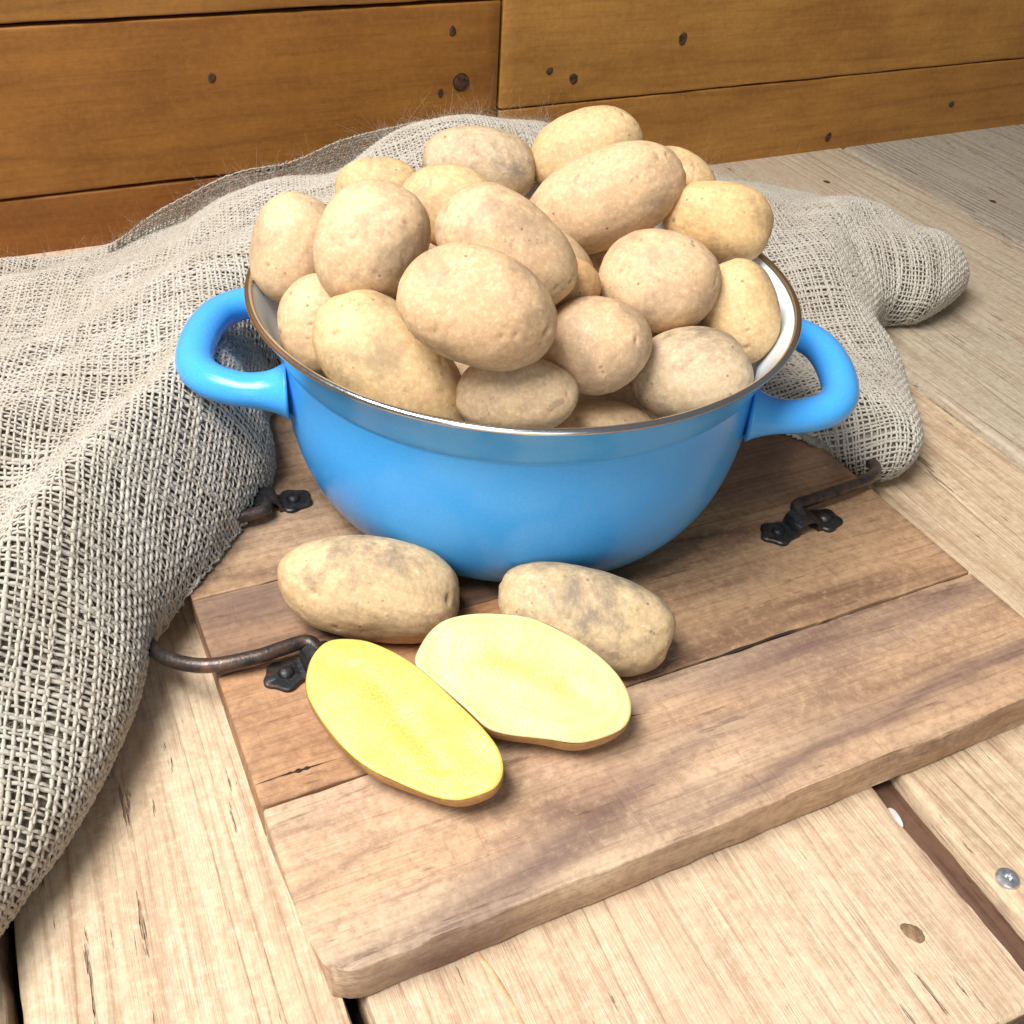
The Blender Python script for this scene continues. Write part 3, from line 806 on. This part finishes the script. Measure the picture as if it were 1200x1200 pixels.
def half_potato(outline, centre, nrm, u, depth, seed, col_flesh, col_skin, label):
    root = thing('potato_half', label, 'potato half', centre, 0, 'halves of the cut potato')
    n_ = np.array(nrm); n_ /= np.linalg.norm(n_)
    u = np.array(u); u -= n_ * u.dot(n_); u /= np.linalg.norm(u)
    v_ = np.cross(n_, u)
    root.matrix_world = Matrix([[u[i], v_[i], n_[i], centre[i]] for i in range(3)] + [[0, 0, 0, 1]])
    o2 = np.array(outline) / 1000.0
    o2 = spline(np.vstack([o2[-2:], o2, o2[:2]]), 12)
    n0 = 12 * 2
    o2 = o2[n0:n0 + 12 * len(outline)]
    # smooth
    for _ in range(6):
        o2 = (np.roll(o2, 1, 0) + o2 * 2 + np.roll(o2, -1, 0)) / 4
    m = len(o2)
    g = np.random.default_rng(seed)
    nz = Noise(seed, 220, 20, 2)
    # flesh: rings from rim to centre
    K = 26
    V, core = [], []
    rs = np.concatenate([[1.0, 0.992, 0.975, 0.95, 0.935, 0.92, 0.91, 0.90, 0.89, 0.88, 0.865], np.linspace(0.84, 0.02, K)])
    for r in rs:
        p = o2 * r
        z = -0.0006 * max(0, (r - 0.975) / 0.025) ** 2 + nz(np.c_[p, np.zeros(m)]) * 0.00022 + 0.0004 * (1 - r)
        V.append(np.c_[p, np.broadcast_to(z, (m,))])
        V[-1][:, 2] -= 0.00038 * np.exp(-((p[:, 1] / 0.02 - 0.25 * np.sin(p[:, 0] / 0.04 * 2.2 + seed)) / 0.22) ** 2) * (r < 0.7)
        # pith: an irregular ring at a third of the way and a streak along the middle
        a = p[:, 1] / 0.02
        b = p[:, 0] / 0.04
        st = np.exp(-((a - 0.25 * np.sin(b * 2.2 + seed)) / (0.2 + 0.1 * math.sin(seed))) ** 2) * (np.abs(b) < 0.62) * (1 - np.clip((np.abs(b) - 0.4) / 0.22, 0, 1))
        core.append(np.clip(st * 0.8 + 0.5 * np.exp(-((r - 0.90) / 0.018) ** 2), 0, 1))
    V = np.vstack(V)
    R = len(rs)
    F = np.array([[a * m + j, a * m + (j + 1) % m, (a + 1) * m + (j + 1) % m, (a + 1) * m + j] for a in range(R - 1) for j in range(m)])
    me = mesh_np('flesh', V, [F, (np.arange(m) + (R - 1) * m)[None]])
    at = me.attributes.new('core', 'FLOAT', 'POINT')
    at.data.foreach_set('value', np.concatenate(core).astype(np.float32))
    fo = obj('flesh', me, M_flesh, root)
    fo.color = (*col_flesh, 1)
    # skin: bowl below
    V = []
    ts = np.linspace(0, 1, 22)
    lump = Noise(seed + 3, 90, 16, 2)
    for t in ts:
        a = t * math.pi / 2
        r = math.cos(a) ** 0.75 if t < 1 else 0.0
        r = r * (1 + 0.010 * min(1, t * 30))
        bulge = 1 + 0.05 * math.sin(2 * a)
        p = o2 * r * bulge
        z = -0.0006 - depth * math.sin(a)
        q = np.c_[p, np.full(m, z)]
        q += q / (np.linalg.norm(q, axis=1)[:, None] + 1e-6) * (lump(q) * 0.0006 * min(1, t * 6))[:, None]
        V.append(q)
    V = np.vstack(V)
    R = len(ts)
    F = np.array([[a * m + j, (a + 1) * m + j, (a + 1) * m + (j + 1) % m, a * m + (j + 1) % m] for a in range(R - 1) for j in range(m)])
    me = mesh_np('skin', V, [F, (np.arange(m) + (R - 1) * m)[::-1][None]])
    at = me.attributes.new('eye', 'FLOAT', 'POINT')
    so = obj('skin', me, M_pot, root)
    so.color = (*col_skin, 1)
    return root
half_potato([(-44.5, 8.0), (-37.7, 14.4), (-28.3, 18.1), (-11.1, 20.6), (9.0, 19.1), (25.4, 16.8), (35.7, 14.0), (42.0, 9.1), (44.1, 2.8), (41.2, -3.8), (36.3, -10.0), (28.1, -14.4), (15.6, -18.2), (3.5, -20.8), (-9.8, -20.6), (-25.7, -17.3), (-36.1, -12.9), (-42.4, -5.9), (-45.4, 0.9)],
            (-0.1135, -0.1527, 0.0412), (-0.1747, -0.1973, 0.9646), (0.4647, -0.8803, -0.0959), 0.0205, 3, (1.0, 1.0, 0.78), (0.80, 0.64, 0.40), 'cut potato half with bright yellow face, nearer the front edge of the board')
half_potato([(-41.4, -8.2), (-42.2, -0.2), (-40.2, 8.9), (-33.6, 16.2), (-19.1, 23.4), (-3.0, 26.3), (13.2, 23.9), (26.8, 18.9), (36.9, 12.0), (41.9, 4.2), (41.8, -3.7), (36.3, -10.3), (26.5, -16.9), (14.2, -19.4), (0.7, -22.5), (-8.0, -22.6), (-18.4, -17.9), (-32.4, -12.1)],
            (-0.0633, -0.1528, 0.0431), (-0.0992, -0.3347, 0.9371), (0.7704, -0.6219, -0.1405), 0.0215, 8, (1.06, 1.17, 1.9), (0.80, 0.64, 0.40), 'cut potato half with paler yellow face, leaning against the earthy whole potato')

# ------------------------------------------------------------------ burlap sack
M_yarn = NT('jute_yarn')
_tc, _ = M_yarn.coords(rnd=False)
_n = M_yarn.noise(_tc, 35, 3, 0.6)
_f = M_yarn.noise(_tc, 1500, 3, 0.7)
_w = M_yarn.n('ShaderNodeAttribute', attribute_name='tone').outputs['Fac']
_c = M_yarn.mix(M_yarn.rng(_n, 0.35, 0.65), (0.47, 0.44, 0.385), (0.42, 0.375, 0.31))
_c = M_yarn.mix(M_yarn.math('MULTIPLY', M_yarn.rng(_f, 0.45, 0.75), 0.35), _c, (0.33, 0.26, 0.18))
_c = M_yarn.mix(M_yarn.math('MULTIPLY', _w, 0.5), _c, (0.58, 0.535, 0.46))
M_yarn = M_yarn.out(Base_Color=_c, Roughness=0.9, Normal=M_yarn.bump(_f, 0.5, 0.0006), Specular_IOR_Level=0.15)
M_inner = NT('inner_burlap')
_tc, _ = M_inner.coords(rnd=False)
_f = M_inner.noise(_tc, 500, 4, 0.7)
M_inner = M_inner.out(Base_Color=M_inner.ramp(_f, [(0.3, (0.17, 0.145, 0.115)), (0.7, (0.31, 0.27, 0.225))]), Roughness=0.95, Normal=M_inner.bump(_f, 0.8, 0.001), Specular_IOR_Level=0.1)
M_fuzz = NT('jute_fuzz')
M_fuzz = M_fuzz.out(Base_Color=(0.58, 0.53, 0.45), Roughness=0.85, Specular_IOR_Level=0.15)

RNG = np.random.default_rng(77)
POLY = np.array([(-0.40, -0.30), (-0.29, -0.245), (-0.256, -0.182), (-0.226, -0.146), (-0.205, -0.1130), (-0.191, -0.0850), (-0.180, -0.0540), (-0.152, -0.0220), (-0.129, 0.0080), (-0.111, 0.036), (-0.106, 0.076),
                 (-0.085, 0.112), (-0.04, 0.132), (0.02, 0.138), (0.08, 0.122), (0.120, 0.085), (0.128, 0.050), (0.144, 0.004), (0.168, -0.036), (0.194, -0.068), (0.228, -0.061), (0.262, -0.012), (0.284, 0.025),
                 (0.292, 0.056), (0.322, 0.080), (0.356, 0.076), (0.412, 0.100), (0.425, 0.135), (0.405, 0.19), (0.37, 0.255), (0.30, 0.325), (0.2, 0.355), (0.1, 0.37), (-0.1, 0.368), (-0.25, 0.36), (-0.48, 0.34), (-0.55, 0.0), (-0.5, -0.25)])
PP = spline(np.vstack([POLY[-2:], POLY, POLY[:2]]), 6)[12:12 + 6 * len(POLY)]
def sdist(X, Y):
    """signed distance to the outline, positive inside"""
    shp = X.shape
    p = np.stack([X.ravel(), Y.ravel()], -1)
    best = np.full(len(p), 9.0)
    inside = np.zeros(len(p), bool)
    A, Bq = PP, np.roll(PP, -1, 0)
    for a, b in zip(A, Bq):
        ab = b - a
        t = np.clip(((p - a) @ ab) / (ab @ ab), 0, 1)
        best = np.minimum(best, np.hypot(*(p - a - t[:, None] * ab).T))
        c = ((a[1] > p[:, 1]) != (b[1] > p[:, 1])) & (p[:, 0] < (b[0] - a[0]) * (p[:, 1] - a[1]) / (b[1] - a[1] + 1e-12) + a[0])
        inside ^= c
    return np.where(inside, best, -best).reshape(shp)
HC = np.array([(-0.30, -0.18, 0.045), (-0.27, -0.10, 0.055), (-0.25, -0.02, 0.068), (-0.25, 0.06, 0.078), (-0.195, 0.03, 0.070), (-0.16, 0.07, 0.074), (-0.12, 0.12, 0.082), (-0.225, 0.15, 0.058), (-0.225, 0.25, 0.038), (-0.17, 0.25, 0.049),
               (-0.12, 0.25, 0.059), (-0.10, 0.20, 0.072), (-0.17, 0.20, 0.058), (-0.065, 0.25, 0.078), (-0.012, 0.25, 0.092), (0.043, 0.25, 0.120), (0.08, 0.25, 0.120), (0.13, 0.25, 0.105), (0.0, 0.18, 0.105), (0.1, 0.17, 0.09), (0.263, 0.20, 0.074), (0.30, 0.13, 0.072), (0.25, 0.09, 0.062),
               (0.20, 0.06, 0.048), (0.18, 0.15, 0.075), (0.225, 0.02, 0.044), (0.205, -0.03, 0.042), (0.175, -0.005, 0.046), (0.33, 0.12, 0.068), (0.38, 0.13, 0.050), (0.41, 0.13, 0.036), (0.34, 0.25, 0.045), (0.2, 0.32, 0.06), (0.05, 0.33, 0.072), (-0.1, 0.33, 0.034), (-0.03, 0.33, 0.052), (-0.17, 0.31, 0.024),
               (-0.25, 0.32, 0.012), (-0.42, 0.2, 0.042), (-0.45, 0.0, 0.06), (-0.42, -0.2, 0.04), (0.265, 0.05, 0.045)])
def rbf(X, Y):
    c = HC[:, :2]
    def phi(r2):
        return 0.5 * r2 * np.log(r2 + 1e-9)
    n = len(c)
    K = phi(((c[:, None] - c[None]) ** 2).sum(-1)) + np.eye(n) * 2e-4
    A = np.block([[K, np.c_[np.ones(n), c]], [np.c_[np.ones(n), c].T, np.zeros((3, 3))]])
    s = np.linalg.solve(A, np.r_[HC[:, 2], 0, 0, 0])
    out = np.full(X.shape, s[n]) + s[n + 1] * X + s[n + 2] * Y
    for k in range(n):
        out += s[k] * phi((X - c[k, 0]) ** 2 + (Y - c[k, 1]) ** 2)
    return out
GX0, GY0, GD = -0.56, -0.32, 0.003
gx = np.arange(GX0, 0.47, GD)
gy = np.arange(GY0, 0.40, GD)
X, Y = np.meshgrid(gx, gy, indexing='ij')
D = sdist(X, Y)
Hh = np.clip(rbf(X, Y), 0.012, 0.2)
fold = Noise(4, 26, 12, 2)(np.stack([X, Y * 0.8, X * 0], -1))
fold2 = Noise(12, 55, 14, 1)(np.stack([(X + Y) * 0.55, (Y - X) * 1.25, X * 0], -1))
Hh = Hh * (1 + 0.06 * fold) + 0.0028 * np.clip(fold2, -1.2, 1.6)
# soft drag folds running away from the handle and along the front of the sack
CR = np.array([(-0.128, 0.056), (-0.150, 0.036), (-0.172, 0.017), (-0.192, -0.004), (-0.214, -0.030), (-0.236, -0.058), (-0.262, -0.10)])
cd = np.full(X.shape, 9.0)
cside = np.zeros(X.shape)
for a_, b_ in zip(CR[:-1], CR[1:]):
    ab = b_ - a_
    t_ = np.clip(((X - a_[0]) * ab[0] + (Y - a_[1]) * ab[1]) / (ab @ ab), 0, 1)
    ex, ey = X - a_[0] - t_ * ab[0], Y - a_[1] - t_ * ab[1]
    d_ = np.hypot(ex, ey)
    cside = np.where(d_ < cd, np.sign(ab[0] * ey - ab[1] * ex), cside)
    cd = np.minimum(cd, d_)
sd_ = cd * cside            # negative on the side of the wall
fade = np.clip((0.10 - Y) / 0.05, 0, 1)
Hh += fade * (0.009 * np.exp(-(sd_ / 0.016) ** 2) - 0.011 * np.exp(-((sd_ + 0.036) / 0.018) ** 2))
W = np.clip(0.85 * Hh, 0.02, 0.05)
qq = np.clip(D / W, 0, 1)
FZ = np.where((X > -0.17) & (X < 0.172) & (Y < 0.15), TB + 0.002, 0.001)
for _ in range(3):
    FZ = (FZ + np.roll(FZ, 1, 0) + np.roll(FZ, -1, 0) + np.roll(FZ, 1, 1) + np.roll(FZ, -1, 1)) / 5
HF = np.maximum(FZ, Hh * np.sqrt(np.maximum(0, 1 - (1 - qq) ** 2.2)))
HF[D < 0] = FZ[D < 0]
DGX, DGY = np.gradient(D, GD)
def samp(A, x, y):
    fx = np.clip((x - GX0) / GD, 0, len(gx) - 1.001)
    fy = np.clip((y - GY0) / GD, 0, len(gy) - 1.001)
    i, j = fx.astype(int), fy.astype(int)
    a, b = fx - i, fy - j
    return A[i, j] * (1 - a) * (1 - b) + A[i + 1, j] * a * (1 - b) + A[i, j + 1] * (1 - a) * b + A[i + 1, j + 1] * a * b

def drape(rot, cell, x0, x1, y0, y1, cx, cy, iters=350):
    """grid of cells laid over the height field and relaxed so that the weave keeps its spacing"""
    na, nb = int((x1 - x0) / cell), int((y1 - y0) / cell)
    A, B = np.meshgrid(x0 + np.arange(na) * cell, y0 + np.arange(nb) * cell, indexing='ij')
    c, s = math.cos(rot), math.sin(rot)
    P = np.stack([cx + A * c - B * s, cy + A * s + B * c, A * 0], -1)
    P[..., 2] = samp(HF, P[..., 0], P[..., 1])
    for it in range(iters):
        acc = np.zeros_like(P)
        for axis in (0, 1):
            d = np.diff(P, axis=axis)
            L = np.linalg.norm(d, axis=-1, keepdims=True) + 1e-9
            cor = d * (0.5 * (L - cell) / L)
            if axis == 0:
                acc[:-1] += cor; acc[1:] -= cor
            else:
                acc[:, :-1] += cor; acc[:, 1:] -= cor
        d = P[1:, 1:] - P[:-1, :-1]
        L = np.linalg.norm(d, axis=-1, keepdims=True) + 1e-9
        cor = d * (0.5 * (L - cell * 1.4142) / L) * 0.25
        acc[:-1, :-1] += cor; acc[1:, 1:] -= cor
        d = P[1:, :-1] - P[:-1, 1:]
        L = np.linalg.norm(d, axis=-1, keepdims=True) + 1e-9
        cor = d * (0.5 * (L - cell * 1.4142) / L) * 0.25
        acc[:-1, 1:] += cor; acc[1:, :-1] -= cor
        P += acc * 0.3
        P[..., 2] = samp(HF, P[..., 0], P[..., 1])
    return P
def upsample(P, k):
    """bicubic refinement of a grid by k"""
    def up(A):
        n = len(A)
        t = np.arange((n - 1) * k + 1) / k
        i = np.minimum(t.astype(int), n - 2)
        u = (t - i)[:, None, None]
        Q = np.concatenate([2 * A[:1] - A[1:2], A, 2 * A[-1:] - A[-2:-1]])
        a, b, c, d = Q[i], Q[i + 1], Q[i + 2], Q[i + 3]
        return 0.5 * (2 * b + (c - a) * u + (2 * a - 5 * b + 4 * c - d) * u ** 2 + (3 * b - a - 3 * c + d) * u ** 3)
    return up(up(P).swapaxes(0, 1)).swapaxes(0, 1)

PITCH = 0.0024
CELL = PITCH * 3
G = drape(rad(-14), CELL, -0.50, 0.72, -0.42, 0.52, -0.12, 0.10)
G = upsample(G, 3)
G[..., 2] = samp(HF, G[..., 0], G[..., 1]) * 0.6 + G[..., 2] * 0.4
dm = samp(D, G[..., 0], G[..., 1])
# roll the lower edge under: cloth beyond the outline folds back beneath the mound
und = np.clip(-dm, 0, 0.02)
G[..., 0] += samp(DGX, G[..., 0], G[..., 1]) * und * 1.9
G[..., 1] += samp(DGY, G[..., 0], G[..., 1]) * und * 1.9
zb = np.minimum(0.7 * samp(Hh, G[..., 0], G[..., 1]), 0.042)
tuck = 0.017 * np.clip(1 - (G[..., 2] - 0.001) / zb, 0, 1) ** 2 * (dm < 0.05)
G[..., 0] += samp(DGX, G[..., 0], G[..., 1]) * tuck
G[..., 1] += samp(DGY, G[..., 0], G[..., 1]) * tuck
def normals(P):
    a = np.gradient(P, axis=0)
    b = np.gradient(P, axis=1)
    n = np.cross(a, b)
    return n / (np.linalg.norm(n, axis=-1, keepdims=True) + 1e-12)
mask = (dm > -0.010) & (G[..., 0] > -0.33) & (G[..., 1] > -0.27)

def runs(m):
    """start, stop of the True runs of a 1-d mask"""
    d = np.diff(np.r_[0, m.astype(int), 0])
    return list(zip(np.where(d == 1)[0], np.where(d == -1)[0]))

def weave(P, mask, amp, r0, sides=6, sub=2, jit=0.00035, seed=1):
    """over-under yarns on the grid P; returns mesh arrays and a tone per vertex"""
    g = np.random.default_rng(seed)
    Nn = normals(P)
    parts, tones = [], []
    na, nb = mask.shape
    for axis in (0, 1):
        for line in range(nb if axis == 0 else na):
            m = mask[:, line] if axis == 0 else mask[line]
            tone = g.random() ** 2
            rr = r0 * math.exp(0.16 * g.normal())
            off = g.normal() * jit
            for s, e in runs(m):
                if e - s < 4:
                    continue
                idx = np.arange(s, e)
                Q = P[idx, line] if axis == 0 else P[line, idx]
                N = Nn[idx, line] if axis == 0 else Nn[line, idx]
                sg = np.where((idx + line + axis) % 2 == 0, 1.0, -1.0)
                T = np.gradient(Q, axis=0)
                T /= np.linalg.norm(T, axis=1)[:, None] + 1e-12
                Bn = np.cross(N, T)
                nn = len(idx)
                lat = np.convolve(g.normal(size=nn + 8), np.ones(9) / 3, 'valid') * jit + off
                C_ = Q + N * (sg * amp)[:, None] + Bn * lat[:, None]
                # subdivide with a smooth rise and fall
                if sub == 2:
                    mid = (C_[:-1] + C_[1:]) / 2
                    full = np.empty((2 * nn - 1, 3))
                    full[0::2] = C_
                    full[1::2] = mid
                    up = np.empty((2 * nn - 1, 3))
                    up[0::2] = N
                    up[1::2] = (N[:-1] + N[1:]) / 2
                else:
                    full, up = C_, N
                k = len(full)
                rad_ = rr * (1 + 0.16 * np.convolve(g.normal(size=k + 4), np.ones(5) / 2.2, 'valid'))
                v, f = tube(full, np.clip(rad_, r0 * 0.55, r0 * 1.6), sides, flat=0.8, up=up, caps=False)
                parts.append((v, f))
                tones.append(np.full(len(v), tone * 0.8) + 0.15 * g.random())
    V, F = merge(parts)
    return V, F, np.concatenate(tones)

sack = thing('burlap_sack', 'loosely woven grey-beige burlap sack heaped on the boards behind and left of the pot', 'burlap sack', (0, 0, 0))
V, F, tone = weave(G, mask, 0.00044, 0.00071, 6, 2)
me = mesh_np('weave', V, F)
at = me.attributes.new('tone', 'FLOAT', 'POINT')
at.data.foreach_set('value', tone.astype(np.float32))
obj('weave', me, M_yarn, sack, kind='stuff')
# the second layer of the sack, seen dimly through the mesh
Nn = normals(G)
L2 = G - Nn * 0.0020
L2[..., 2] = np.maximum(L2[..., 2], np.where((G[..., 0] > -0.17) & (G[..., 0] < 0.172) & (G[..., 1] < 0.15), TB + 0.0004, 0.0004))
na, nb = mask.shape
vid = np.arange(na * nb).reshape(na, nb)
fm = mask[:-1, :-1] & mask[1:, :-1] & mask[1:, 1:] & mask[:-1, 1:]
Fq = np.stack([vid[:-1, :-1], vid[1:, :-1], vid[1:, 1:], vid[:-1, 1:]], -1)[fm]
used, inv = np.unique(Fq, return_inverse=True)
obj('inner_layer', mesh_np('inner_layer', L2.reshape(-1, 3)[used], inv.reshape(-1, 4)), M_inner, sack)
# thin single layer of sacking rising behind the main fold, in its own shade
na2, nb2 = 96, 20
tt = np.linspace(0, 1, na2)
cx_ = -0.165 + 0.262 * tt
top = np.interp(cx_, [-0.165, -0.14, -0.112, -0.075, -0.039, -0.002, 0.036, 0.075, 0.1], [0.030, 0.046, 0.060, 0.0735, 0.082, 0.0905, 0.0965, 0.094, 0.082])
top = np.convolve(np.r_[np.full(6, top[0]), top, np.full(6, top[-1])], np.ones(13) / 13, 'valid') + 0.0012 * np.sin(tt * 23)
ss = np.linspace(0, 1, nb2)
BK = np.stack([np.broadcast_to(cx_[:, None], (na2, nb2)) * 1.0, 0.338 + 0.006 * np.sin(tt * 9)[:, None] - 0.026 * ss[None], top[:, None] - 0.0028 * (nb2 - 1) * (1 - ss[None])], -1)
BK[..., 0] += (ss[None] - 0.5) * 0.01
V, F, tone = weave(BK, np.ones((na2, nb2), bool), 0.00035, 0.00058, 5, 2, seed=5)
me = mesh_np('back_fold', V, F)
at = me.attributes.new('tone', 'FLOAT', 'POINT')
at.data.foreach_set('value', tone.astype(np.float32) * 0.4)  # same yarn with its tone lowered, so part of the shade is painted
obj('back_fold', me, M_yarn, sack, kind='stuff')
# loose fibres standing off the weave
def fibres(P, N, count, seed, lmin=0.003, lmax=0.013, r=0.000045):
    g = np.random.default_rng(seed)
    k = g.integers(0, len(P), count)
    p0, n0 = P[k], N[k]
    d = g.normal(size=(count, 3)) * 0.9 + n0 * (0.15 + 0.9 * g.random((count, 1)))
    d /= np.linalg.norm(d, axis=1)[:, None]
    d += n0 * np.clip(0.1 - (d * n0).sum(1), 0, None)[:, None]
    L = (lmin + (lmax - lmin) * g.random(count) ** 2.2)[:, None]
    curl = g.normal(size=(count, 3)) * 1.5
    steps = [0, 0.2, 0.4, 0.6, 0.8, 1.0]
    pts = [p0 + n0 * 0.0008 + d * L * t + curl * L * t * t * 0.5 - np.array([0, 0, 0.25]) * L * t * t for t in steps]
    a = np.cross(d, n0 + 0.01)
    a /= np.linalg.norm(a, axis=1)[:, None] + 1e-9
    b = np.cross(d, a)
    Vs = []
    for t, q in zip(steps, pts):
        rr = r * (1 - 0.6 * t)
        for ang_ in (0, 2.094, 4.189):
            Vs.append(q + (a * math.cos(ang_) + b * math.sin(ang_)) * rr)
    V = np.stack(Vs, 1).reshape(-1, 3)
    base = np.arange(count)[:, None] * 18
    F = np.concatenate([base + np.array([[s * 3 + j, s * 3 + (j + 1) % 3, s * 3 + 3 + (j + 1) % 3, s * 3 + 3 + j]]) for s in range(5) for j in range(3)])
    return V, [F]
fz_ = mask & (G[..., 2] > 0.022) & (dm > 0.018)
Pm, Nm = G[fz_], Nn[fz_]
fb = fibres(Pm, Nm, 30000, 9)
NB = normals(BK)
if NB[..., 1].mean() > 0: NB = -NB
fb2 = fibres(BK[:, 6:].reshape(-1, 3), NB[:, 6:].reshape(-1, 3), 2500, 10)
V, F = merge([fb, fb2])
obj('fibres', mesh_np('fibres', V, F), M_fuzz, sack, kind='stuff')
